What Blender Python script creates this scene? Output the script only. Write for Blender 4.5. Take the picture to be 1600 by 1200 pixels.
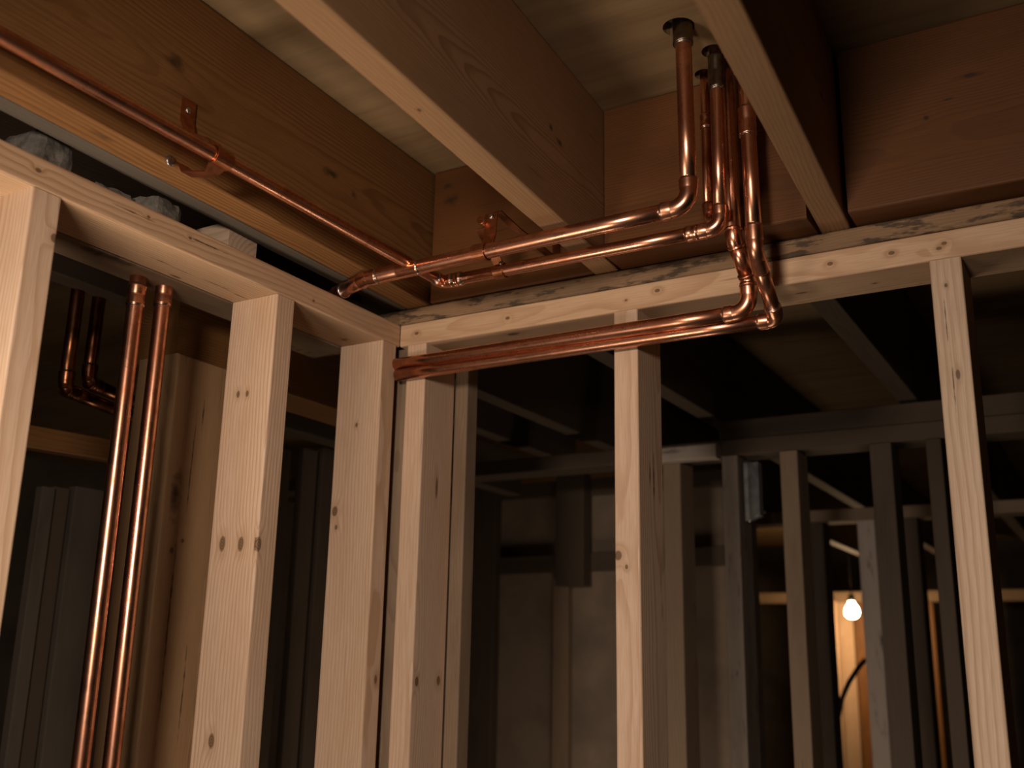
import bpy, bmesh, math, random
from mathutils import Vector, Matrix, noise
random.seed(7)
for o in list(bpy.data.objects): bpy.data.objects.remove(o)
SC = bpy.context.scene
COL = SC.collection
# ------------------------------------------------------------------ camera
CR = Vector((0.863561839, 0.503885786, 0.018975358))
CU = Vector((0.113742209, -0.231317390, 0.966206487))
CF = Vector((-0.491247045, 0.832220752, 0.257069953))
CP = Vector((1.008006245, -1.335887591, -0.502121313))
FPX = 1625.156
cd = bpy.data.cameras.new('camera'); cam = bpy.data.objects.new('camera', cd); COL.objects.link(cam)
m = Matrix.Identity(4)
for i in range(3):
    m[i][0] = CR[i]; m[i][1] = CU[i]; m[i][2] = -CF[i]; m[i][3] = CP[i]
cam.matrix_world = m
cd.sensor_width = 36; cd.lens = FPX / 1600 * 36; cd.clip_start = .02
cd.dof.use_dof = True; cd.dof.focus_distance = 1.42; cd.dof.aperture_fstop = 4.2
SC.camera = cam
def at(px, py, ax, v):          # point of a real plane seen at a photo pixel
    d = CF + CR * ((px - 800) / FPX) - CU * ((py - 600) / FPX)
    i = 'XYZ'.index(ax); t = (v - CP[i]) / d[i]
    return CP + d * t
# ------------------------------------------------------------------ world, lights, exposure
w = bpy.data.worlds.new('world'); SC.world = w; w.use_nodes = True
w.node_tree.nodes['Background'].inputs[0].default_value = (1.0, .66, .40, 1)
w.node_tree.nodes['Background'].inputs[1].default_value = .012
SC.view_settings.view_transform = 'Standard'; SC.view_settings.look = 'None'
SC.view_settings.exposure = 0; SC.view_settings.gamma = 1; SC.view_settings.use_curve_mapping = False
def area(name, loc, tgt, size, power, col, spread=180):
    l = bpy.data.lights.new(name, 'AREA'); l.shape = 'DISK'; l.size = size; l.energy = power; l.color = col
    l.spread = math.radians(spread)
    o = bpy.data.objects.new(name, l); COL.objects.link(o); o.location = loc
    o.rotation_euler = (Vector(tgt) - Vector(loc)).to_track_quat('-Z', 'Y').to_euler()
    return o
area('work_light', (.74, -1.62, -.20), (.42, 0, -1.0), .20, 11.3, (1.0, .86, .75), 124)
area('low_bounce_fill', (.10, -1.02, -.80), (.16, -.50, .1), .30, 1.7, (1.0, .86, .72), 74)  # added fill standing in for bounce from below, no lamp stands here
area('back_bounce_fill', (.05, .70, -1.7), (.05, 1.4, -.3), .60, 5.0, (1.0, .84, .68), 180)  # added out-of-view fill for ambient bounce beyond the wall, not a real lamp
# ------------------------------------------------------------------ helpers
def tag(o, label=None, cat=None, group=None, kind=None):
    if label: o['label'] = label
    if cat: o['category'] = cat
    if group: o['group'] = group
    if kind: o['kind'] = kind
    return o
def new_mesh(name, bm, mat, parent=None, smooth=False, world=None):
    me = bpy.data.meshes.new(name); bm.normal_update(); bm.to_mesh(me); bm.free()
    if mat: me.materials.append(mat)
    for p in me.polygons: p.use_smooth = smooth
    o = bpy.data.objects.new(name, me); COL.objects.link(o)
    if world is not None: o.matrix_world = world
    if parent is not None:
        o.parent = parent; o.matrix_parent_inverse = parent.matrix_world.inverted()
    return o
def empty(name, loc):
    o = bpy.data.objects.new(name, None); COL.objects.link(o); o.empty_display_size = .05
    o.matrix_world = Matrix.Translation(Vector(loc)); return o

class NT:
    def __init__(s, name):
        s.m = bpy.data.materials.new(name); s.m.use_nodes = True
        s.t = s.m.node_tree; s.t.nodes.clear()
        s.out = s.t.nodes.new('ShaderNodeOutputMaterial'); s.b = s.t.nodes.new('ShaderNodeBsdfPrincipled')
        s.t.links.new(s.b.outputs[0], s.out.inputs[0])
    def put(s, sock, v):
        if isinstance(v, bpy.types.NodeSocket): s.t.links.new(v, sock)
        elif v is not None:
            if sock.type == 'RGBA' and len(v) == 3: v = (*v, 1)
            sock.default_value = v
    def math(s, op, a, b=None, c=None, clamp=False):
        n = s.t.nodes.new('ShaderNodeMath'); n.operation = op; n.use_clamp = clamp
        for i, v in enumerate((a, b, c)):
            if v is not None: s.put(n.inputs[i], v)
        return n.outputs[0]
    def vmath(s, op, a, b=None, out=0):
        n = s.t.nodes.new('ShaderNodeVectorMath'); n.operation = op
        s.put(n.inputs[0], a)
        if b is not None: s.put(n.inputs[1], b)
        return n.outputs['Value'] if out == 'v' else n.outputs[0]
    def noise(s, vec, scale=1, detail=3, rough=.5, out='Fac'):
        n = s.t.nodes.new('ShaderNodeTexNoise'); s.put(n.inputs['Vector'], vec)
        n.inputs['Scale'].default_value = scale; n.inputs['Detail'].default_value = detail
        n.inputs['Roughness'].default_value = rough
        return n.outputs[out]
    def sstep(s, v, a, b, x=0, y=1):
        n = s.t.nodes.new('ShaderNodeMapRange'); n.interpolation_type = 'SMOOTHSTEP'
        s.put(n.inputs[0], v); n.inputs[1].default_value = a; n.inputs[2].default_value = b
        n.inputs[3].default_value = x; n.inputs[4].default_value = y
        return n.outputs[0]
    def mix(s, f, a, b, mode='MIX'):
        n = s.t.nodes.new('ShaderNodeMix'); n.data_type = 'RGBA'; n.blend_type = mode
        s.put(n.inputs[0], f); s.put(n.inputs[6], a); s.put(n.inputs[7], b)
        return n.outputs[2]
    def coord(s): return s.t.nodes.new('ShaderNodeTexCoord').outputs['Object']
    def bump(s, h, strength, dist=.001):
        n = s.t.nodes.new('ShaderNodeBump'); n.inputs['Strength'].default_value = strength
        n.inputs['Distance'].default_value = dist; s.put(n.inputs['Height'], h)
        s.t.links.new(n.outputs[0], s.b.inputs['Normal'])

LOOKS = {   # light wood, ring colour, ring frequency per m, ring contrast, blotch strength, blotch colour, roughness
 'pine':     ((.60, .418, .285), (.36, .20, .10), 175, .60, .50, (.47, .27, .14), .55),
 'pine_raw': ((.56, .40, .27), (.30, .17, .09), 115, .9, .5, (.40, .27, .17), .62),
 'plate':    ((.57, .37, .22), (.33, .17, .08), 210, .7, .45, (.42, .26, .145), .55),
 'joist':    ((.31, .170, .080), (.17, .080, .030), 330, .75, .45, (.21, .120, .060), .62),
 'old':      ((.225, .100, .032), (.100, .040, .010), 240, .85, .75, (.13, .056, .017), .58),
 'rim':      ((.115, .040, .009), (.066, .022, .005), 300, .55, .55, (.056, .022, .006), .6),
 'weather':  ((.25, .170, .105), (.16, .100, .058), 330, .6, .75, (.12, .072, .040), .7),
 'grey':     ((.42, .335, .265), (.29, .23, .18), 300, .5, .7, (.15, .115, .088), .75),
 'stain':    ((.27, .155, .078), (.14, .082, .042), 260, .6, .8, (.080, .048, .026), .75),
 'post':     ((.37, .215, .105), (.24, .13, .055), 330, .7, .75, (.20, .115, .060), .7),
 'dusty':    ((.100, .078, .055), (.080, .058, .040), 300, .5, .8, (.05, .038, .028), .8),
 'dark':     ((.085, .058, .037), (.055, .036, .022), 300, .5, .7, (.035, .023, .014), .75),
}
def wood(look, seed, mw, feats=()):
    L, D, freq, con, blot, BC, ro = LOOKS[look]
    rnd = random.Random(seed * 31 + 5)
    n = NT(look + '_wood')
    P = n.coord()
    inv = mw.inverted()
    off = (rnd.uniform(-9, 9), rnd.uniform(-9, 9), rnd.uniform(-9, 9))
    Q = n.vmath('ADD', P, off)
    low = n.noise(n.vmath('MULTIPLY', Q, (5, 5, 1.1)), 1, 2, .5, 'Color')
    wob = n.noise(n.vmath('MULTIPLY', Q, (22, 22, 7)), 1, 2, .5, 'Color')
    a = rnd.uniform(0, 6.28); rr = rnd.uniform(.035, .075)
    cx, cy = rr * math.cos(a), rr * math.sin(a)
    V = n.vmath('ADD', P, n.vmath('MULTIPLY', n.vmath('SUBTRACT', low, (.5, .5, .5)), (.055, .055, 0)))
    V = n.vmath('ADD', V, n.vmath('MULTIPLY', n.vmath('SUBTRACT', wob, (.5, .5, .5)), (.008, .008, 0)))
    V = n.vmath('MULTIPLY', n.vmath('ADD', V, (cx, cy, 0)), (1, 1, 0))
    rad = n.vmath('LENGTH', V, out='v')
    masks = []
    for ft in feats:
        pt, rk, elong, nrm, kind = ft
        c = inv @ Vector(pt); nl = (inv.to_3x3() @ Vector(nrm))
        ax = max(range(3), key=lambda i: abs(nl[i]))
        s = [1, 1, 1 / elong]; s[ax] = 0
        d = n.vmath('LENGTH', n.vmath('MULTIPLY', n.vmath('SUBTRACT', P, tuple(c)), tuple(s)), out='v')
        # keep the mark on its own face
        if kind != 'through':
            sep = n.t.nodes.new('ShaderNodeSeparateXYZ'); n.put(sep.inputs[0], n.vmath('SUBTRACT', P, tuple(c)))
            d = n.math('ADD', d, n.math('MULTIPLY', n.math('GREATER_THAN', n.math('ABSOLUTE', sep.outputs[ax]), .005), 1.0))
        if kind in ('knot', 'through', 'pin'):
            inf = n.math('EXPONENT', n.math('MULTIPLY', n.math('POWER', n.math('DIVIDE', d, rk * 2.3), 2), -1))
            rad = n.math('ADD', rad, n.math('MULTIPLY', inf, rk * (1.6 if kind != 'pin' else .6)))
        masks.append((d, rk, kind))
    r = n.math('FRACT', n.math('MULTIPLY', rad, freq))
    ring = n.sstep(r, .35, .93); ring = n.math('MULTIPLY', ring, n.sstep(r, .93, 1.0, 1, 0))
    amp = n.sstep(n.noise(n.vmath('MULTIPLY', Q, (14, 14, 1.2)), 1, 2), .3, .7, .35, 1)
    col = n.mix(n.math('MULTIPLY', ring, n.math('MULTIPLY', amp, con)), L, D)
    bn = n.sstep(n.noise(n.vmath('MULTIPLY', Q, (9, 9, 2.0)), 1, 5, .6), .42, .75)
    col = n.mix(n.math('MULTIPLY', bn, blot), col, BC)
    fib = n.noise(n.vmath('MULTIPLY', Q, (900, 900, 22)), 1, 3, .6)
    col = n.mix(n.sstep(fib, .3, .75, 0, .42), col, D)
    streak = n.sstep(n.noise(n.vmath('MULTIPLY', Q, (130, 130, 5)), 1, 2), .70, .78)
    col = n.mix(n.math('MULTIPLY', streak, .5), col, tuple(x * .55 for x in D))
    if look in ('stain', 'grey'):
        bl = n.sstep(n.noise(n.vmath('MULTIPLY', Q, (60, 60, 14)), 1, 6, .65), *((.51, .60) if look == 'stain' else (.55, .75)))
        col = n.mix(n.math('MULTIPLY', bl, .75), col, (.022, .015, .011))
    nz = n.noise(n.vmath('MULTIPLY', Q, (60, 60, 60)), 1, 3)
    for d, rk, kind in masks:
        dn = n.math('ADD', d, n.math('MULTIPLY', n.math('SUBTRACT', nz, .5), rk * (1.8 if kind == 'stain' else .35)))
        mk = n.sstep(dn, rk * .75, rk * 1.1, 1, 0)
        if kind == 'stain':
            col = n.mix(n.math('MULTIPLY', n.sstep(dn, 0, rk * 1.2, 1, 0), .85), col, (.020, .012, .007))
        else:
            kr = n.math('FRACT', n.math('DIVIDE', d, rk * .34))
            kc = n.mix(n.sstep(kr, .2, .9), tuple(x * .55 for x in D), tuple(x * .25 for x in D))
            halo = n.sstep(d, rk, rk * 3.0, .35, 0)
            col = n.mix(halo, col, D)
            col = n.mix(n.math('MULTIPLY', mk, .92), col, kc)
    n.put(n.b.inputs['Base Color'], col)
    n.b.inputs['Roughness'].default_value = ro
    n.b.inputs['Specular IOR Level'].default_value = .25
    h = n.math('ADD', n.math('MULTIPLY', fib, .6), n.math('MULTIPLY', ring, -.4))
    if look in ('weather', 'grey', 'stain'):
        h = n.math('ADD', h, n.math('MULTIPLY', n.noise(n.vmath('MULTIPLY', Q, (90, 90, 12)), 1, 4), 2))
    n.bump(h, .35, .0006)
    return n.m

def copper_mat():
    n = NT('copper'); P = n.coord()
    a = n.noise(n.vmath('MULTIPLY', P, (28, 28, 28)), 1, 4, .6)
    c = n.mix(n.sstep(a, .40, .72), (.76, .36, .22), (.44, .17, .085))
    b = n.noise(n.vmath('MULTIPLY', P, (160, 160, 160)), 1, 3, .6)
    c = n.mix(n.sstep(b, .60, .80, 0, .5), c, (.20, .075, .035))
    n.put(n.b.inputs['Base Color'], c); n.b.inputs['Metallic'].default_value = 1
    n.put(n.b.inputs['Roughness'], n.sstep(a, .3, .8, .24, .38))
    n.bump(b, .05, .0004)
    return n.m
def simple(name, col, rough=.6, metal=0, var=None, scale=20, bump=0):
    n = NT(name); P = n.coord()
    a = n.noise(n.vmath('MULTIPLY', P, (scale,) * 3), 1, 5, .6)
    c = n.mix(n.sstep(a, .35, .7), col, var if var else tuple(x * .6 for x in col))
    n.put(n.b.inputs['Base Color'], c); n.b.inputs['Metallic'].default_value = metal
    n.b.inputs['Roughness'].default_value = rough
    if bump: n.bump(a, .6, bump)
    return n.m
COPPER = copper_mat()
SOLDER = simple('solder', (.50, .47, .43), .28, 1, (.22, .19, .16), 120)
DULL = simple('tarnished_sleeve', (.20, .15, .10), .34, 1, (.09, .065, .045), 60)
STEEL = simple('screw_steel', (.45, .42, .38), .35, 1)
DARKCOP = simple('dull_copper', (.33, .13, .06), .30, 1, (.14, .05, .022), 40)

# ------------------------------------------------------------------ boards
SEED = [0]
def axes(d, wd):
    d = Vector(d).normalized(); wd = Vector(wd); wd = (wd - d * wd.dot(d)).normalized()
    return wd, d.cross(wd), d
def board(name, start, end, wdir, W, T, look, feats=(), label=None, cat=None, group=None, rad=.0028,
          rough_ends=False, wav=.0006, parent=None, kind=None, step=.12):
    """a sawn board: centre line start-end, W across wdir, T across the other way, eased edges"""
    a, b = Vector(start), Vector(end); X, Y, Z = axes(b - a, wdir); L = (b - a).length
    mw = Matrix.Identity(4)
    for i in range(3):
        mw[i][0] = X[i]; mw[i][1] = Y[i]; mw[i][2] = Z[i]; mw[i][3] = a[i]
    SEED[0] += 1; sd = SEED[0]
    prof = []
    for sx, sy, a0 in ((1, 1, 0), (-1, 1, 90), (-1, -1, 180), (1, -1, 270)):
        for k in range(4):
            t = math.radians(a0 + 30 * k)
            prof.append((sx * (W / 2 - rad) + rad * math.cos(t), sy * (T / 2 - rad) + rad * math.sin(t), sx, sy))
    N = max(2, int(L / step) + 1); bm = bmesh.new(); rings = []
    for i in range(N + 1):
        z = L * i / N; ring = []
        bx = noise.noise(Vector((sd * 3.1, z * 1.7, 0))) * wav; by = noise.noise(Vector((sd * 5.3, z * 1.7, 9))) * wav
        for k, (x, y, sx, sy) in enumerate(prof):
            j = noise.noise(Vector((sd * 1.7 + sx * 3, sy * 4.0, z * 9))) * wav * .8
            zz = z
            if rough_ends and i in (0, N): zz += noise.noise(Vector((x * 60, y * 60, sd))) * .008
            ring.append(bm.verts.new((x + bx + sx * j, y + by + sy * j, zz)))
        rings.append(ring)
    M = len(prof)
    for i in range(N):
        for k in range(M):
            bm.faces.new((rings[i][k], rings[i][(k + 1) % M], rings[i + 1][(k + 1) % M], rings[i + 1][k]))
    bm.faces.new(list(reversed(rings[0]))); bm.faces.new(rings[-1])
    bmesh.ops.recalc_face_normals(bm, faces=bm.faces)
    o = new_mesh(name, bm, wood(look, sd, mw, feats), parent, False, mw)
    tag(o, label, cat, group, kind)
    return o
NX, NY, NZ = (1, 0, 0), (0, 1, 0), (0, 0, 1)
FLOOR = -2.34
def feat(px, py, ax, v, r, el=1.5, kind='knot'):
    n = {'X': NX, 'Y': NY, 'Z': NZ}[ax]
    return (tuple(at(px, py, ax, v)), r, el, n, kind)

# ------------------------------------------------------------------ setting
def slab(name, x0, x1, y0, y1, z0, z1, mat, kind='structure'):
    bm = bmesh.new(); bmesh.ops.create_cube(bm, size=1)
    for v in bm.verts: v.co = ((x0 + x1) / 2 + v.co.x * (x1 - x0), (y0 + y1) / 2 + v.co.y * (y1 - y0), (z0 + z1) / 2 + v.co.z * (z1 - z0))
    return tag(new_mesh(name, bm, mat), kind=kind)
CEIL = .305
# subfloor over the basement, drilled where the risers go up
holes = [(.580, -.199, .021), (.601, -.124, .0165), (.641, -.12, .016), (.604, -.085, .016), (.570, -.075, .014)]
bm = bmesh.new()
def loop(pts):
    vs = [bm.verts.new(p) for p in pts]
    return [bm.edges.new((vs[i], vs[(i + 1) % len(vs)])) for i in range(len(vs))]
E_ = loop([(-3, -3.2, CEIL), (3.2, -3.2, CEIL), (3.2, 6, CEIL), (-3, 6, CEIL)])
for hx, hy, hr in holes:
    E_ += loop([(hx + hr * math.cos(t * math.pi / 10), hy + hr * math.sin(t * math.pi / 10), CEIL) for t in range(20)])
bmesh.ops.triangle_fill(bm, edges=E_, use_beauty=True, use_dissolve=False)
ex = bmesh.ops.extrude_face_region(bm, geom=list(bm.faces))
bmesh.ops.translate(bm, verts=[v for v in ex['geom'] if isinstance(v, bmesh.types.BMVert)], vec=(0, 0, .02))
bmesh.ops.recalc_face_normals(bm, faces=bm.faces)
n = NT('subfloor_plywood'); P = n.coord()
g = n.noise(n.vmath('MULTIPLY', P, (2.5, 30, 1)), 1, 5, .6); g2 = n.noise(n.vmath('MULTIPLY', P, (2, 2, 2)), 1, 3)
c = n.mix(n.sstep(g, .35, .7), (.225, .138, .064), (.16, .095, .042)); c = n.mix(n.sstep(g2, .45, .7, 0, .5), c, (.115, .075, .042))
n.put(n.b.inputs['Base Color'], c); n.b.inputs['Roughness'].default_value = .75; n.b.inputs['Specular IOR Level'].default_value = .2
tag(new_mesh('ceiling', bm, n.m), kind='structure')
CONC = simple('concrete', (.085, .066, .050), .9, 0, (.050, .038, .029), 4, .004)
slab('floor', -3, 3.2, -3.2, 6, FLOOR - .05, FLOOR, simple('concrete_floor', (.22, .18, .14), .85, 0, (.15, .12, .09), 3, .002))
slab('wall_left', -3.1, -3.0, -3.2, 6, FLOOR, CEIL, CONC)
slab('wall_right', 3.2, 3.3, -3.2, 6, FLOOR, CEIL, CONC)
slab('wall_back', -3, 3.2, 6, 6.1, FLOOR, CEIL, CONC)
slab('wall_partition', -1.75, .10, 1.52, 1.60, FLOOR, .04, simple('plaster_panel', (.23, .16, .105), .9, 0, (.15, .105, .07), 5, .003))

# ------------------------------------------------------------------ the left framed wall
STUD_G = 'pine studs of the left framed wall'
def stud(cx, cy, wdir, look, feats, label, cat='stud', group=None, top=0, W=.089, T=.038, name='wall_stud', **k):
    return board(name, (cx, cy, FLOOR), (cx, cy, top), wdir, W, T, look, feats, label, cat, group, **k)
yl = [-.6894, -.2945, -.0452]
stud(-.0445, yl[0] + .019, NX, 'pine', [feat(8, 760, 'Y', yl[0], .006), feat(85, 372, 'X', 0, .005, 1.2), feat(74, 560, 'X', 0, .005, 1.5)],
     'pale blurred stud at the left edge, nearest the camera', group=STUD_G)
stud(-.0445, yl[1] + .019, NX, 'pine', [feat(347, 850, 'Y', yl[1], .0058, 1.9), feat(376, 850, 'Y', yl[1], .0055, 1.9), feat(404, 850, 'X', 0, .0055, 1.9),
     feat(330, 1158, 'Y', yl[1], .0055, 1.9), feat(372, 616, 'Y', yl[1], .0035, 1.6), feat(386, 615, 'Y', yl[1], .003, 1.6), feat(408, 611, 'X', 0, .003, 1.5)],
     'pine stud with a pair of oval knots right of the weathered post', group=STUD_G)
stud(-.0445, yl[2] + .019, NX, 'pine', [feat(523, 799, 'Y', yl[2], .006, 1.5), feat(525, 824, 'Y', yl[2], .003, 1.5), feat(557, 664, 'Y', yl[2], .0028, 1.5), feat(587, 1062, 'X', 0, .0035, 2)],
     'pine stud left of the corner, under the end of the left top plate', group=STUD_G)
board('top_plate', (-.0445, -2.4, .019), (-.0445, -.0005, .019), NX, .089, .038, 'plate',
      [feat(60, 266, 'X', 0, .0028), feat(232, 339, 'X', 0, .002), feat(297, 372, 'X', 0, .002), feat(538, 531, 'Z', 0, .005, 1.4), feat(275, 433, 'Z', 0, .003, 4, 'stain'),
       feat(250, 408, 'Z', 0, .003, 6, 'stain'), feat(375, 463, 'Z', 0, .003, 5, 'stain'), feat(212, 334, 'X', 0, .0012, 38, 'stain'), feat(322, 382, 'X', 0, .0012, 34, 'stain'), feat(340, 446, 'Z', 0, .0013, 26, 'stain'), feat(285, 424, 'Z', 0, .0012, 24, 'stain'), feat(490, 470, 'X', 0, .0018)],
      'long pine top plate of the left wall, running into the corner', 'top plate')
board('filler_plate', (-.124, -2.4, .019), (-.124, -.03, .019), NX, .064, .038, 'weather', [feat(165, 400, 'Z', 0, .012, 5, 'stain')],
      'rough stained board lying behind the left top plate', 'board', wav=.002)
# ------------------------------------------------------------------ the right framed wall
board('top_plate', (.0015, .0445, .019), (2.2, .0445, .019), NY, .089, .038, 'plate',
      [feat(1297, 412, 'Y', 0, .0028), feat(1475, 380, 'Y', 0, .0025), feat(1467, 388, 'Y', 0, .0025), feat(1393, 395, 'Y', 0, .003), feat(651, 521, 'Y', 0, .0028, 1.6),
       feat(793, 497, 'Y', 0, .0028), feat(1027, 454, 'Y', 0, .003), feat(978, 469, 'Y', 0, .0015), feat(802, 522, 'Z', 0, .006, 2), feat(1252, 458, 'Z', 0, .003, 3), feat(1367, 443, 'Z', 0, .0025)],
      'long pine top plate over the right wall, above the lower copper pipes', 'top plate')
G2 = 'pine studs of the right framed wall'
xc, xm, xr = .0161, .3919, .8333
stud(xc + .019, .0445, NY, 'pine', [feat(651, 1065, 'X', xc + .038, .0048, 1.6), feat(685, 1064, 'X', xc + .038, .0048, 1.6), feat(682, 762, 'X', xc + .038, .003, 6)],
     'pine corner stud of the right wall, with a narrow board behind it', group=G2)
stud(.066, .108, NX, 'weather', [], 'brown board showing tight behind the right wall corner stud', T=.034, W=.026, name='corner_stud')
stud(-.008, .050, NY, 'weather', [], 'narrow shaded stud in the slot between the two corner studs', T=.036, W=.070, name='corner_stud')
stud(xm + .019, .0445, NY, 'pine', [feat(966, 868, 'Y', 0, .006, 1.2), feat(979, 886, 'Y', 0, .0025), feat(1022, 750, 'X', xm + .038, .003, 14, 'stain'), feat(1016, 740, 'X', xm + .038, .003, 8, 'stain')],
     'middle stud standing alone below the lower copper pipes', group=G2)
stud(xr + .019, .0445, NY, 'pine_raw', [feat(1497, 585, 'Y', 0, .0028, 2.5, 'pin'), feat(1490, 600, 'Y', 0, .0012, 30, 'stain'), feat(1478, 500, 'Y', 0, .0010, 30, 'stain'), feat(1478, 446, 'Y', 0, .002)],
     'rough grained stud at the right edge of the view', group=G2)
# old sill strip between plate and joists
board('sill_board', (-.30, .046, .0525), (2.2, .046, .0525), NY, .092, .027, 'stain', [],
      'old grey black-stained sill board on the right top plate', 'board', wav=.0018, rad=.004)
# ------------------------------------------------------------------ joists
JZ0, JZ1 = .067, CEIL - .0005
def joist(x0, k, T, y0, y1, look, feats, label, group='floor joists under the ceiling', **kw):
    """x0 = left face at Y 0, k = slant"""
    zc = (JZ0 + JZ1) / 2; cx = x0 + T / 2
    return board('floor_joist', (cx + k * y0, y0, zc), (cx + k * y1, y1, zc), NZ, JZ1 - JZ0, T, look, feats, label, 'joist', group, rad=.003, step=.2, **kw)
joist(.008, -.030, .046, -2.9, .085, 'old', [feat(270, 100, 'X', .068, .012, 1.5, 'stain'), feat(552, 304, 'X', .060, .008, 1.2, 'stain'), feat(405, 186, 'X', .06, .007, 1.5, 'stain'), feat(515, 270, 'X', .06, .008, 3, 'stain'),  # first mark paints the shadow up and left of the pipe clip
      feat(160, 213, 'Z', JZ0, .006, 2.5, 'stain')],
      'old orange-brown joist carrying the clipped copper pipe')
joist(.3590, -.058, .0395, -2.9, .085, 'joist', [feat(775, 165, 'X', .410, .006, 4, 'stain'), feat(806, 152, 'X', .410, .008, 1.6, 'stain'), feat(858, 200, 'X', .410, .006, 1.2, 'stain'), feat(873, 222, 'X', .41, .006, 2.2, 'stain'),
      feat(655, 172, 'Z', JZ0, .002), feat(752, 190, 'X', .41, .005, 4, 'stain')],
      'pale joist crossing the top middle of the view')
joist(.7000, -.055, .0385, -2.9, .085, 'joist', [feat(1252, 68, 'X', .75, .004, 4, 'stain'), feat(1272, 118, 'X', .748, .004, 3, 'stain'), feat(1285, 150, 'X', .748, .004, 4, 'stain'), feat(1228, 74, 'X', .75, .003, 1.5, 'stain')],
      'pale joist running down to the right of the risers')
board('ledger_board', (.076, -2.9, .086), (-.012, .06, .086), NX, .030, .034, 'dusty', [],
      'grey dirty ledger strip along the old orange joist', 'board', wav=.002)
joist(-.42, 0, .04, -2.9, 1.4, 'dark', [], 'dark joist above the left wall, half hidden by its plate')
# blocking between the joists
def block(x0, x1, y, look, feats, label, z0=JZ0):
    return board('blocking_board', (x0, (y - .019 + .030) / 2, (z0 + JZ1) / 2), (x1, (y - .019 + .030) / 2, (z0 + JZ1) / 2), NZ, JZ1 - z0 - .001, .030 - (y - .019), look, feats, label, 'blocking', 'blocking boards between the joists', rad=.003, wav=.001)
block(.060, .358, .018, 'rim', [feat(705, 312, 'Y', -.001, .012, 1.3, 'stain'), feat(700, 290, 'Y', -.001, .006, 1.5, 'stain'), feat(665, 448, 'Y', -.001, .005, 1, 'knot')],
      'brown blocking board behind the twin pipe clip')
block(.404, .696, -.036, 'rim', [], 'brown blocking board behind the risers')
block(.747, 1.17, -.026, 'rim', [feat(1447, 184, 'Y', -.045, .0035, 1, 'stain'), feat(1515, 118, 'Y', -.045, .004, 5, 'stain'), feat(1480, 155, 'Y', -.045, .0025, 4, 'stain')],
      'wide brown blocking board in the upper right corner')
# joists of the next bay beyond the wall
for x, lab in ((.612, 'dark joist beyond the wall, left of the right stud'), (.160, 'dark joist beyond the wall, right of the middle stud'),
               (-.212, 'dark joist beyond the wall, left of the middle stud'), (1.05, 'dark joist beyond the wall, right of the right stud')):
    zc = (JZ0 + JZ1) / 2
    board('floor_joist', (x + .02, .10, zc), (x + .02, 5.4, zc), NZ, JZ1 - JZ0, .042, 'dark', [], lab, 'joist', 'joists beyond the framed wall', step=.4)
# ------------------------------------------------------------------ blocks in the gap over the left plate
def chunk(name, c, s, look, label, cat, rot=0, amp=.004, grey=None):
    bm = bmesh.new(); bmesh.ops.create_cube(bm, size=1)
    bmesh.ops.subdivide_edges(bm, edges=bm.edges, cuts=5, use_grid_fill=True)
    for v in bm.verts:
        q = Vector((v.co.x * s[0], v.co.y * s[1], v.co.z * s[2]))
        nn = noise.noise_vector(q * 55 + Vector(c) * 9) * amp + noise.noise_vector(q * 160) * amp * .4
        e = sum(1 for t in v.co if abs(t) > .49)
        q *= 1 - .05 * max(0, e - 1)
        v.co = q + nn
    mw = Matrix.Translation(c) @ Matrix.Rotation(rot, 4, 'Z')
    SEED[0] += 1
    return tag(new_mesh(name, bm, grey or wood(look, SEED[0], mw), None, False, mw), label, cat, 'blocks in the gap above the left plate')
STONE = simple('old_mortar', (.20, .170, .135), .92, 0, (.085, .070, .054), 70, .004)
chunk('stone_chunk', (-.056, -.655, .0625), (.066, .050, .046), None, 'grey chunk farthest left in the gap over the left plate', 'block', .1, .003, STONE)
chunk('stone_chunk', (-.085, -.745, .056), (.07, .07, .034), None, 'dark grey chunk at the left edge of the gap', 'block', -.1, .004, STONE)
chunk('stone_chunk', (-.055, -.484, .0565), (.062, .050, .036), None, 'smaller grey chunk midway along the gap over the left plate', 'block', .2, .003, STONE)
chunk('stone_chunk', (-.072, -.545, .054), (.05, .05, .030), None, 'mottled grey chunk left of the smaller one in the gap', 'block', -.2, .004, STONE)
b0 = at(358, 347, 'X', -.022); b1 = at(405, 366, 'X', -.022)
board('wood_block', (-.110, (b0.y + b1.y) / 2, .0625), (-.022, (b0.y + b1.y) / 2, .0625), NY, .054, .048, 'pine_raw', [],
      'pale sawn wood block poking out over the left top plate', 'block', 'blocks in the gap above the left plate', rad=.0015, step=.02)

# ------------------------------------------------------------------ pipes
def sweep(pts, radii, seg=28):
    bm = bmesh.new(); rings = []; P = [Vector(p) for p in pts]
    T = []
    for i in range(len(P)):
        a = P[max(i - 1, 0)]; b = P[min(i + 1, len(P) - 1)]; T.append((b - a).normalized())
    up = Vector((0, 0, 1)) if abs(T[0].z) < .9 else Vector((1, 0, 0))
    U = (up - T[0] * up.dot(T[0])).normalized()
    for i, p in enumerate(P):
        U = (U - T[i] * U.dot(T[i])).normalized(); V = T[i].cross(U)
        rings.append([bm.verts.new(p + (U * math.cos(2 * math.pi * k / seg) + V * math.sin(2 * math.pi * k / seg)) * radii[i]) for k in range(seg)])
    for i in range(len(P) - 1):
        for k in range(seg):
            bm.faces.new((rings[i][k], rings[i][(k + 1) % seg], rings[i + 1][(k + 1) % seg], rings[i + 1][k]))
    bm.faces.new(list(reversed(rings[0]))); bm.faces.new(rings[-1])
    bmesh.ops.recalc_face_normals(bm, faces=bm.faces)
    return bm
def autosmooth(o):
    for p in o.data.polygons: p.use_smooth = len(p.vertices) <= 4
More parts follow.
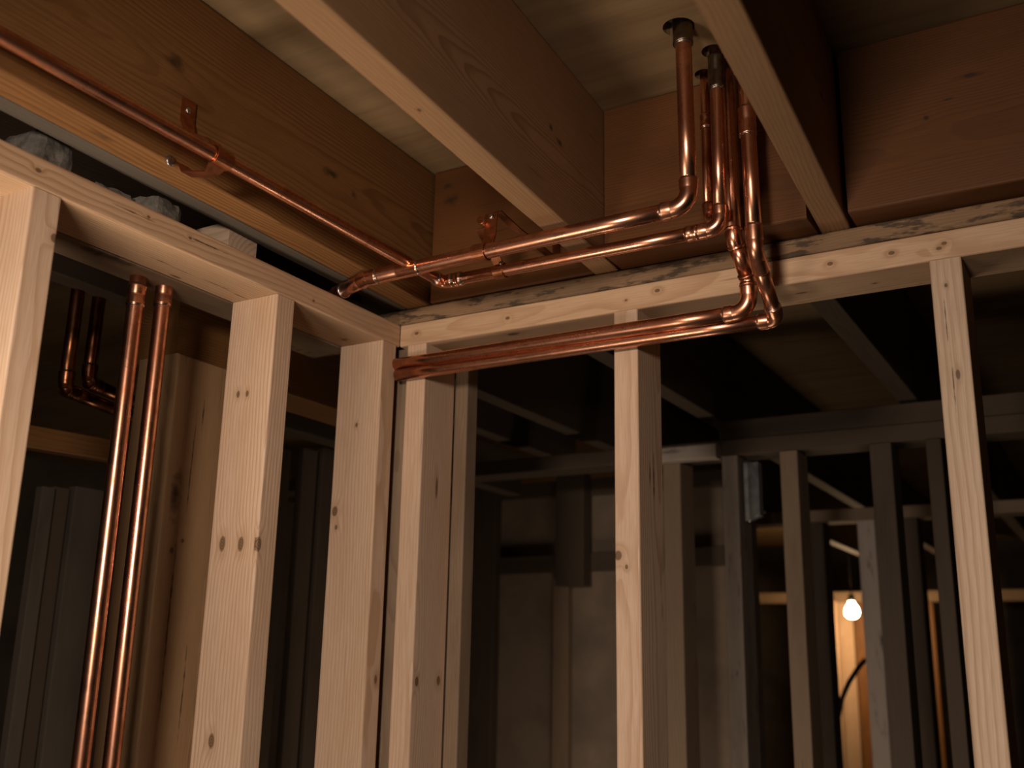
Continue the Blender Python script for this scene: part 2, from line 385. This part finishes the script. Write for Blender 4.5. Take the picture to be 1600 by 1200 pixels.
def tube(name, a, b, r, parent, mat=None, bow=0):
    a, b = Vector(a), Vector(b); N = max(2, int((b - a).length / .08))
    pts = [a.lerp(b, i / N) for i in range(N + 1)]
    o = new_mesh(name, sweep(pts, [r] * (N + 1)), mat or COPPER, parent); autosmooth(o); return o
def solder(p, d, r, parent, mat=None):
    p = Vector(p); d = Vector(d).normalized()
    prof = [(-.0016, r * .97), (-.0012, r + .0008), (-.0004, r + .0013), (.0005, r + .0012), (.0013, r + .0006), (.0017, r * .97)]
    o = new_mesh('solder_ring', sweep([p + d * t for t, _ in prof], [q for _, q in prof]), mat or SOLDER, parent); autosmooth(o)
    o['label'] = 'silvery solder ring'; return o
def elbow(p, di, do, r, parent, sock=.015, R=.013, mat=None, rings=(1, 1)):
    """fitting at corner p; pipe arrives along di and leaves along do"""
    p = Vector(p); di = Vector(di).normalized(); do = Vector(do).normalized()
    ang = di.angle(do); tl = R * math.tan(ang / 2) + .001
    pts = []; rad = []
    def socket(flip):
        s = [(tl + sock, r * .98), (tl + sock, r + .0012), (tl + sock - .001, r + .0019), (tl + sock - .0025, r + .0018), (tl + sock - .004, r + .0015), (tl + .003, r + .0015), (tl + .0012, r + .0009)]
        return s
    for t, q in socket(0): pts.append(p - di * t); rad.append(q)
    axis = di.cross(do).normalized(); c = p - di * tl + axis.cross(di) * (tl / math.tan(ang / 2) if ang > 1e-3 else 1)
    st = (p - di * tl) - c
    for i in range(0, 11):
        pts.append(c + Matrix.Rotation(ang * i / 10, 3, axis) @ st); rad.append(r + .0008)
    for t, q in reversed(socket(1)): pts.append(p + do * t); rad.append(q)
    # nudge duplicate stations apart
    for i in range(1, len(pts)):
        if (pts[i] - pts[i - 1]).length < 1e-6: pts[i] = pts[i] + (di if i < 4 else do) * 1e-5
    o = new_mesh('elbow', sweep(pts, rad), mat or COPPER, parent); autosmooth(o)
    if rings[0]: solder(p - di * (tl + sock), di, r, o)
    if rings[1]: solder(p + do * (tl + sock), do, r, o)
    return o
def coupling(p, d, L, r, parent, mat=None, grow=.0016):
    p = Vector(p); d = Vector(d).normalized(); h = L / 2; e = r + grow
    s = [(-h, r * .98), (-h + 1e-5, e), (-h + .002, e + .0004), (-h + .004, e), (-.002, e), (0, e - .0006), (.002, e), (h - .004, e), (h - .002, e + .0004), (h - 1e-5, e), (h, r * .98)]
    o = new_mesh('coupling', sweep([p + d * t for t, _ in s], [q for _, q in s]), mat or COPPER, parent); autosmooth(o)
    solder(p - d * h, d, r, o); solder(p + d * h, d, r, o); return o
def run(name, label, pts, r, elbows, group=None, cat='pipe', mat=None):
    pts = [Vector(p) for p in pts]; root = empty(name, pts[0]); tag(root, label, cat, group)
    def trim(i):
        if i not in elbows: return 0
        kw = elbows[i]; an = (pts[i] - pts[i - 1]).angle(pts[i + 1] - pts[i])
        return kw.get('R', .013) * math.tan(an / 2) + .001 + kw.get('sock', .015) * .5
    for i in range(len(pts) - 1):
        d = (pts[i + 1] - pts[i]).normalized()
        tube('pipe', pts[i] + d * trim(i), pts[i + 1] - d * trim(i + 1), r, root, mat)
    for i, kw in elbows.items():
        elbow(pts[i], pts[i] - pts[i - 1], pts[i + 1] - pts[i], r, root, **kw)
    return root
UP = .345
# run 1: clipped pipe along the old joist -> lower horizontal -> middle riser
A = at(0, 55, 'X', .115); E1 = at(692, 441, 'Y', -.125); E2 = at(1126, 356, 'Y', -.125)
Q = E1 + (A - E1) * 1.9
R1 = run('copper_pipe_run', 'copper pipe clipped along the old joist, then turning to the middle riser',
         [Q, E1, (E2.x, E2.y, E2.z), (.6045, -.125, UP)], .0090, {1: dict(sock=.010, R=.008), 2: dict(sock=.013, R=.016)})
coupling(E1 + (E2 - E1).normalized() * .028, E2 - E1, .012, .0090, R1)
coupling(E2 + (E1 - E2).normalized() * .038, E1 - E2, .016, .0090, R1)
z = at(1120, 120, 'Y', -.125).z
coupling((.6043, -.125, z + .006), (0, 0, 1), .050, .0090, R1, DULL, .0022)
# run 2: upper horizontal pipe and the left riser
B0 = (-.19, -.078, .0525); B1 = tuple(at(533, 456, 'Z', .0525)); B2 = at(574, 435, 'Y', -.2); B3 = at(1077, 322, 'Y', -.2)
R2 = run('copper_pipe_run', 'thick upper copper pipe from the corner gap, elbowed up into the left riser',
         [B0, B1, B2, B3, (.5855, -.2, UP)], .0105, {1: dict(sock=.012, R=.02), 2: dict(sock=.016, R=.012), 3: dict(sock=.014, R=.021)})
coupling(B2 + (B3 - B2).normalized() * .058, B3 - B2, .072, .0105, R2, None, .0010)
z = at(1072, 36, 'Y', -.2).z
coupling((.5857, -.2, z), (0, 0, 1), .060, .0105, R2, DULL, .0026)
# run 3: right riser, kink, lowest horizontal
F0 = at(1180, 392, 'Y', -.12); F1 = at(1213, 499, 'Y', -.020); F2 = at(622, 592, 'X', -.004)
R3 = run('copper_pipe_run', 'right riser kinking down to the lowest horizontal copper pipe',
         [(F0.x - .004, -.12, UP), F0, F1, (.007, -.0125, F2.z)], .0098, {1: dict(sock=.022, R=.02, rings=(1, 0)), 2: dict(sock=.014, R=.009)})
z = at(1164, 198, 'Y', -.12).z
coupling((F0.x - .003, -.12, z + .006), (0, 0, 1), .040, .0098, R3, None, .0018)
# run 4: shaded riser behind, diagonal offset, horizontal under the plate
H0 = at(1146, 372, 'Y', -.085); H1 = at(1169, 437, 'Y', -.043); H2 = at(1171, 486, 'Y', -.041); H3 = at(616, 570, 'X', -.004)
R4 = run('copper_pipe_run', 'shaded riser behind the others, offset to the upper of the two low pipes',
         [(H0.x - .002, -.085, UP), H0, H1, H2, (H3.x - .012, H3.y + .0005, H3.z)], .0105,
         {1: dict(sock=.004, R=.02, rings=(0, 0)), 2: dict(sock=.004, R=.012, rings=(0, 0)), 3: dict(sock=.013, R=.020)})
# run 5: thin riser at the back
R5 = run('copper_pipe_run', 'thin shaded riser at the back, left of the others',
         [(.5705, -.076, UP), (.5695, -.076, .086), (.5695, -.052, .086)], .0068, {1: dict(sock=.010, R=.008)})
coupling((.5703, -.076, at(1104, 190, 'Y', -.076).z), (0, 0, 1), .020, .0068, R5)
# the two risers behind the left wall
for px, lab in ((211, 'left copper pipe of the vertical pair behind the left wall'), (254, 'right copper pipe of the vertical pair behind the left wall')):
    p = at(px, 475, 'X', -.128)
    root = empty('vertical_pipe', (p.x, p.y, FLOOR)); tag(root, lab, 'pipe', 'vertical copper pipes behind the left wall')
    tube('pipe', (p.x, p.y, FLOOR), (p.x, p.y, .05), .0110, root)
    coupling((p.x, p.y, p.z + .012), (0, 0, 1), .030, .0110, root, None, .0014)
# dark pipes deeper behind
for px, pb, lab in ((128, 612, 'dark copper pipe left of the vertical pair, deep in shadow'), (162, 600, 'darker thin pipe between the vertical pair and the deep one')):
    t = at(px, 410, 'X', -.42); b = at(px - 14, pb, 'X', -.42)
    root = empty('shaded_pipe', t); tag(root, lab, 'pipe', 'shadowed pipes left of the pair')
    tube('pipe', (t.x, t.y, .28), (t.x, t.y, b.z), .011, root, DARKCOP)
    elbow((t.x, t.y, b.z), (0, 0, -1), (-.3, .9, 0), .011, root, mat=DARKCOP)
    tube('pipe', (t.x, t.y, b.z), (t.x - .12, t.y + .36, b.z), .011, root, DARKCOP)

# ------------------------------------------------------------------ pipe clips
def ribbon(pts, wdir, width, th, mat, name, parent, seg_sub=4):
    """a bent strap of rectangular section following pts"""
    P = [Vector(p) for p in pts]; W = Vector(wdir).normalized(); bm = bmesh.new(); rings = []
    for i, p in enumerate(P):
        t = (P[min(i + 1, len(P) - 1)] - P[max(i - 1, 0)]).normalized(); nn = t.cross(W).normalized()
        w_ = width if not isinstance(width, list) else width[i]
        rings.append([bm.verts.new(p + W * (sx * w_ / 2) + nn * (sy * th / 2)) for sx, sy in ((-1, -1), (1, -1), (1, 1), (-1, 1))])
    for i in range(len(P) - 1):
        for k in range(4): bm.faces.new((rings[i][k], rings[i][(k + 1) % 4], rings[i + 1][(k + 1) % 4], rings[i + 1][k]))
    bm.faces.new(list(reversed(rings[0]))); bm.faces.new(rings[-1])
    bmesh.ops.recalc_face_normals(bm, faces=bm.faces)
    return new_mesh(name, bm, mat, parent)
def screw(p, nrm, r, parent):
    p = Vector(p); d = Vector(nrm).normalized()
    o = new_mesh('screw', sweep([p - d * .003, p, p + d * .0012, p + d * .0022], [r * .5, r, r * .95, r * .5], 14), STEEL, parent); autosmooth(o)
    o['label'] = 'steel screw head'; return o
CLIP = simple('clip_copper', (.50, .19, .085), .36, 1, (.30, .10, .042), 70)
def arc(c, r, a0, a1, u, v, n=14):
    c = Vector(c); u = Vector(u); v = Vector(v)
    return [c + (u * math.cos(math.radians(a0 + (a1 - a0) * i / n)) + v * math.sin(math.radians(a0 + (a1 - a0) * i / n))) * r for i in range(n + 1)]
# clip on the joist pipe
dirn = (E1 - A).normalized(); t = (-.548 - A.y) / dirn.y; pc = A + dirn * t
jx = .054 - .03 * pc.y + .001
root = empty('pipe_clip', (jx, pc.y, pc.z)); tag(root, 'copper strap clip holding the long pipe to the old joist', 'pipe clip', 'copper pipe clips')
a = arc(pc, .0108, 118, -118, (1, 0, 0), (0, 0, 1))
up_ = [Vector((jx, pc.y, pc.z + .094)), Vector((jx + .0005, pc.y, pc.z + .066)), Vector((jx + .006, pc.y, pc.z + .048)), Vector((pc.x - .012, pc.y, pc.z + .024))]
dn_ = [Vector((pc.x - .014, pc.y, pc.z - .017)), Vector((jx + .010, pc.y, pc.z - .008)), Vector((jx + .002, pc.y, pc.z + .006))]
ribbon(up_ + a + dn_[:3], dirn, [.021, .021, .017, .018] + [.024] * len(a) + [.016, .016, .018], .0016, CLIP, 'strap', root)
screw((jx + .001, pc.y, pc.z + .080), (1, 0, 0), .0045, root)
screw((jx + .003, pc.y - .020, pc.z + .002), (1, 0, 0), .007, root)
# double clip on the two horizontal pipes
def on_line(a, b, x): a, b = Vector(a), Vector(b); return a + (b - a) * ((x - a.x) / (b.x - a.x))
c2 = on_line(B2, B3, at(752, 392, 'Y', -.2).x); c3 = on_line(E1, E2, at(782, 420, 'Y', -.125).x)
root = empty('pipe_clip', (c2.x, -.02, c2.z)); tag(root, 'double strap clip joining the two horizontal pipes to the blocking', 'pipe clip', 'copper pipe clips')
top = at(768, 333, 'Y', -.175)
col = [Vector((c2.x, -.175, top.z)), Vector((c2.x, -.178, c2.z + .035)), Vector((c2.x, -.186, c2.z + .0142))]
ribbon(col + arc(c2, .0122, 60, -245, (0, 1, 0), (0, 0, 1), 22), (1, 0, 0), .020, .0016, CLIP, 'strap', root)
ribbon([Vector((c3.x - .004, -.175, top.z - .02)), Vector((c3.x - .004, -.150, c3.z + .030))] + arc(c3, .0105, 120, -170, (0, 1, 0), (0, 0, 1), 20), (1, 0, 0), .016, .0016, CLIP, 'strap', root)
ribbon([Vector((c2.x + .010, -.176, top.z)), Vector((c2.x + .010, -.12, top.z - .006)), Vector((c2.x + .012, -.03, top.z - .012)), Vector((c2.x + .012, -.0025, top.z - .012)), Vector((c2.x + .012, -.0025, top.z + .02))],
       (1, 0, 0), .012, .002, DARKCOP, 'bracket_arm', root)
tube('bolt', (c2.x - .012, -.186, top.z - .012), (c2.x - .012, -.160, top.z - .012), .0060, root, CLIP)
screw((c2.x, -.1768, top.z - .006), (0, -1, 0), .004, root)
screw((c3.x + .008, -.138, c3.z + .006), (0, -1, 0), .003, root)

# ------------------------------------------------------------------ post and beam behind the left wall
board('old_post', (-.300, -.170, FLOOR), (-.300, -.170, -.044), NY, .140, .095, 'post',
      [feat(268, 860, 'X', -.2525, .004, 1.2), feat(285, 845, 'X', -.2525, .003, 1.2), feat(275, 770, 'X', -.2525, .012, 4, 'stain'), feat(262, 980, 'X', -.2525, .0022, 70, 'stain'), feat(300, 720, 'X', -.2525, .0016, 60, 'stain'), feat(318, 640, 'X', -.2525, .002, 18, 'stain'), feat(285, 1080, 'X', -.2525, .0015, 50, 'stain')],
      'wide weathered timber post with a ragged top behind the left wall', 'post', rough_ends=True, wav=.003, rad=.004)
board('old_beam', (-.315, -.238, .028), (-.315, .30, .028), NZ, .145, .10, 'old', [], 'dark orange beam resting on the weathered post', 'beam', wav=.0015)
board('cross_board', (-.62, -.42, -.150), (-.60, .12, -.132), NZ, .040, .03, 'old', [feat(130, 684, 'X', -.60, .004)],
      'tan board with a knot, lying level behind the left edge stud', 'board')
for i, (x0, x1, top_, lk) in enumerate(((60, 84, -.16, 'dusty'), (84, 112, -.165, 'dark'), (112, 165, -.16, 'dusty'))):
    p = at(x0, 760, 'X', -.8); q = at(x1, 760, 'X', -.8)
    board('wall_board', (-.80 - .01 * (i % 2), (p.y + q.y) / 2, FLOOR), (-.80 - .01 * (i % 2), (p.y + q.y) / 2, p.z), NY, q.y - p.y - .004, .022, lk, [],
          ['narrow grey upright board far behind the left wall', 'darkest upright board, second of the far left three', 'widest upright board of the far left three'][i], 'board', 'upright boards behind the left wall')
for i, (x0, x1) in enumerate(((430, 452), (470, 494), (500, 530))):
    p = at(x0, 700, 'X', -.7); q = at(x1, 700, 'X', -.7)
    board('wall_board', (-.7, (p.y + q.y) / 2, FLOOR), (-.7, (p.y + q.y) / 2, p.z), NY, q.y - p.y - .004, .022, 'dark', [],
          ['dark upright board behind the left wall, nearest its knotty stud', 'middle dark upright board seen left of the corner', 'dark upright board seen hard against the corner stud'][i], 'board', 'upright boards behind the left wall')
board('old_beam', (-.62, .02, .06), (-.62, 1.45, .06), NZ, .13, .05, 'dark', [], 'dark beam high behind the left wall near the corner', 'beam')

# ------------------------------------------------------------------ second framed wall, Y 1
YF = 1.0
board('top_plate', (-1.3, YF + .0445, -.006), (1.8, YF + .0445, -.006), NY, .089, .038, 'dark', [], 'dark top plate of the second framed wall', 'top plate')
board('header_board', (.20, YF + .030, .038), (1.8, YF + .030, .038), NZ, .046, .040, 'dark', [], 'dark header board lying on the second wall plate', 'board')
board('nailer', (.055, YF - .021, -.018), (.208, YF - .021, -.018), NZ, .034, .038, 'grey', [], 'pale grey short nailer right behind the middle stud', 'board')
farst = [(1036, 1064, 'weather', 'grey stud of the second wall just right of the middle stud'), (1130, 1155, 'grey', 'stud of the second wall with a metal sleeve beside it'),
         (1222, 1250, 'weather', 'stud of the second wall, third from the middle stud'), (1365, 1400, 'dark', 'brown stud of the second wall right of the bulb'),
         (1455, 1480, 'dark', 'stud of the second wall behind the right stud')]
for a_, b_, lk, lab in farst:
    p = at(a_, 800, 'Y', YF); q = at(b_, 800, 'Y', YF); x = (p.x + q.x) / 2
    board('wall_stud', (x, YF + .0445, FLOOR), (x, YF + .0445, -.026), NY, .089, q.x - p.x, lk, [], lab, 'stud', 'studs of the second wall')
ztop = at(1165, 720, 'Y', YF).z; zb = at(1165, 812, 'Y', YF).z
bm = bmesh.new(); x0 = at(1156, 760, 'Y', YF).x + .004
prof = [(0, 0), (.008, .004), (.015, 0), (.022, .006), (.034, .002), (.034, .03), (0, .03)]
for k in range(len(prof)):
    pass
lo = [bm.verts.new((x0 + a_, YF + .02 + b_, zb + (.012 if a_ > .02 else 0))) for a_, b_ in prof]; hi = [bm.verts.new((x0 + a_, YF + .02 + b_, ztop)) for a_, b_ in prof]
for k in range(len(prof)): bm.faces.new((lo[k], lo[(k + 1) % len(prof)], hi[(k + 1) % len(prof)], hi[k]))
bm.faces.new(lo); bm.faces.new(hi); bmesh.ops.recalc_face_normals(bm, faces=bm.faces)
tag(new_mesh('metal_sleeve', bm, simple('galvanised', (.36, .35, .33), .45, .6, (.2, .2, .2), 30)), 'crumpled galvanised sleeve beside a stud of the second wall', 'sleeve')
# bracing in front of the partition
def pxboard(name, x0, x1, yt, yb, Y, T, look, label, cat, group=None):
    """upright board whose front face lies on plane Y"""
    p = at(x0, yt, 'Y', Y); q = at(x1, yt, 'Y', Y); lo_ = at(x0, yb, 'Y', Y).z if yb < 1190 else FLOOR
    x = (p.x + q.x) / 2
    return board(name, (x, Y + T / 2, lo_), (x, Y + T / 2, p.z), NX, q.x - p.x, T, look, [], label, cat, group)
pxboard('upright_strip', 864, 888, 905, 1200, 1.49, .028, 'weather', 'pale upright strip on the dark panel left of the middle stud', 'board')
pxboard('upright_strip', 868, 912, 742, 915, 1.44, .05, 'dark', 'dark short upright put in for a shadow frame above the pale strip', 'board')  # dark board put in as the shadow frame on the panel
l_ = at(760, 885, 'Y', 1.48)
board('cross_rail', (l_.x - .06, 1.506, l_.z), (.09, 1.506, l_.z + .012), NZ, .055, .024, 'dark', [], 'dark cross rail on the panel left of the middle stud', 'board')
board('cross_rail', (l_.x - .3, 1.506, .015), (.09, 1.506, .015), NZ, .05, .024, 'dark', [], 'dark upper rail along the top of the panel', 'board')
pxboard('upright_strip', 735, 775, 760, 1200, 1.42, .04, 'dark', 'dark red-brown upright at the left end of the panel', 'board')
# ------------------------------------------------------------------ third and fourth walls with the bulb
board('top_plate', (-.30, 2.04, -.040), (1.9, 2.04, -.040), NY, .089, .038, 'weather', [], 'plate of the third wall, above the bulb', 'top plate')
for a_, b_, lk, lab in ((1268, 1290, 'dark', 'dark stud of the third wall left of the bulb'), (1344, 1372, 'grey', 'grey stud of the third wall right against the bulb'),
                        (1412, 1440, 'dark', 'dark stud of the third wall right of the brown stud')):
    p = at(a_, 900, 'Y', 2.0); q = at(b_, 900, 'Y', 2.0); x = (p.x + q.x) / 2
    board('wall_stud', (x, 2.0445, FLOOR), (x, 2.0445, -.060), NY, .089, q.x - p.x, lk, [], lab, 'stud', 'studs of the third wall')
YB = 5.0
board('top_plate', (-2.2, YB + .0445, -.105), (2.2, YB + .0445, -.105), NY, .089, .06, 'weather', [], 'plate of the farthest wall, over the lit boards', 'top plate')
for a_, b_, dy, lk, lab in ((1296, 1309, -.12, 'pine', 'bright narrow lit stud left of the bulb'), (1311, 1334, 0, 'pine_raw', 'tan lit board below the bulb'),
                        (1336, 1352, .06, 'old', 'orange lit board behind the bulb'), (1376, 1388, 0, 'old', 'lit sliver of board right of the grey stud'),
                        (1436, 1462, .1, 'old', 'faintly lit tan board left of the right stud'), (1486, 1500, .1, 'weather', 'thin faint board beside the right stud')):
    p = at(a_, 1000, 'Y', YB + dy); q = at(b_, 1000, 'Y', YB + dy); x = (p.x + q.x) / 2
    board('far_board', (x, YB + dy + .02, FLOOR), (x, YB + dy + .02, -.136), NX, q.x - p.x, .03, lk, [], lab, 'board', 'boards of the farthest wall')
bp_ = at(1331, 951, 'Y', 4.55)
root = empty('light_bulb', bp_); tag(root, 'glowing bare bulb deep in the dark basement', 'light bulb')
n = NT('bulb_glow'); n.b.inputs['Base Color'].default_value = (1, .9, .75, 1)
n.b.inputs['Emission Color'].default_value = (1, .80, .52, 1); n.b.inputs['Emission Strength'].default_value = 60
prof = [(-.052, .002), (-.050, .014), (-.044, .026), (-.034, .034), (-.020, .038), (-.004, .036), (.010, .029), (.022, .020), (.034, .015), (.040, .014)]
o = new_mesh('glass_bulb', sweep([bp_ + Vector((0, 0, t)) for t, _ in prof], [q for _, q in prof], 24), n.m, root, True)
o['label'] = 'glowing glass bulb'
tube('socket', bp_ + Vector((0, 0, .038)), bp_ + Vector((0, 0, .075)), .017, root, simple('socket_black', (.03, .028, .025), .5))
tube('cable', bp_ + Vector((0, 0, .07)), bp_ + Vector((0, 0, CEIL - bp_.z)), .004, root, simple('cable_grey', (.05, .045, .04), .6))
l = bpy.data.lights.new('bulb_light', 'POINT'); l.energy = 14; l.color = (1, .62, .30); l.shadow_soft_size = .05
o = bpy.data.objects.new('bulb_light', l); COL.objects.link(o); o.location = bp_ + Vector((0, -.02, -.09))
# hanging cable in front of the lit boards
pts = [at(a_, b_, 'Y', 3.2) for a_, b_ in ((1352, 1030), (1340, 1045), (1327, 1065), (1316, 1090), (1310, 1120), (1309, 1160), (1309, 1210))]
pts2 = []
for i in range(len(pts) - 1):
    for k in range(4): pts2.append(pts[i].lerp(pts[i + 1], k / 4))
pts2.append(pts[-1]); pts2.append(Vector((pts[-1].x, pts[-1].y, FLOOR + .01)))
o = new_mesh('hanging_cable', sweep(pts2, [.010] * len(pts2), 12), simple('black_rubber', (.02, .017, .015), .6), None, True)
tag(o, 'dark cable curving down in front of the lit boards', 'cable')
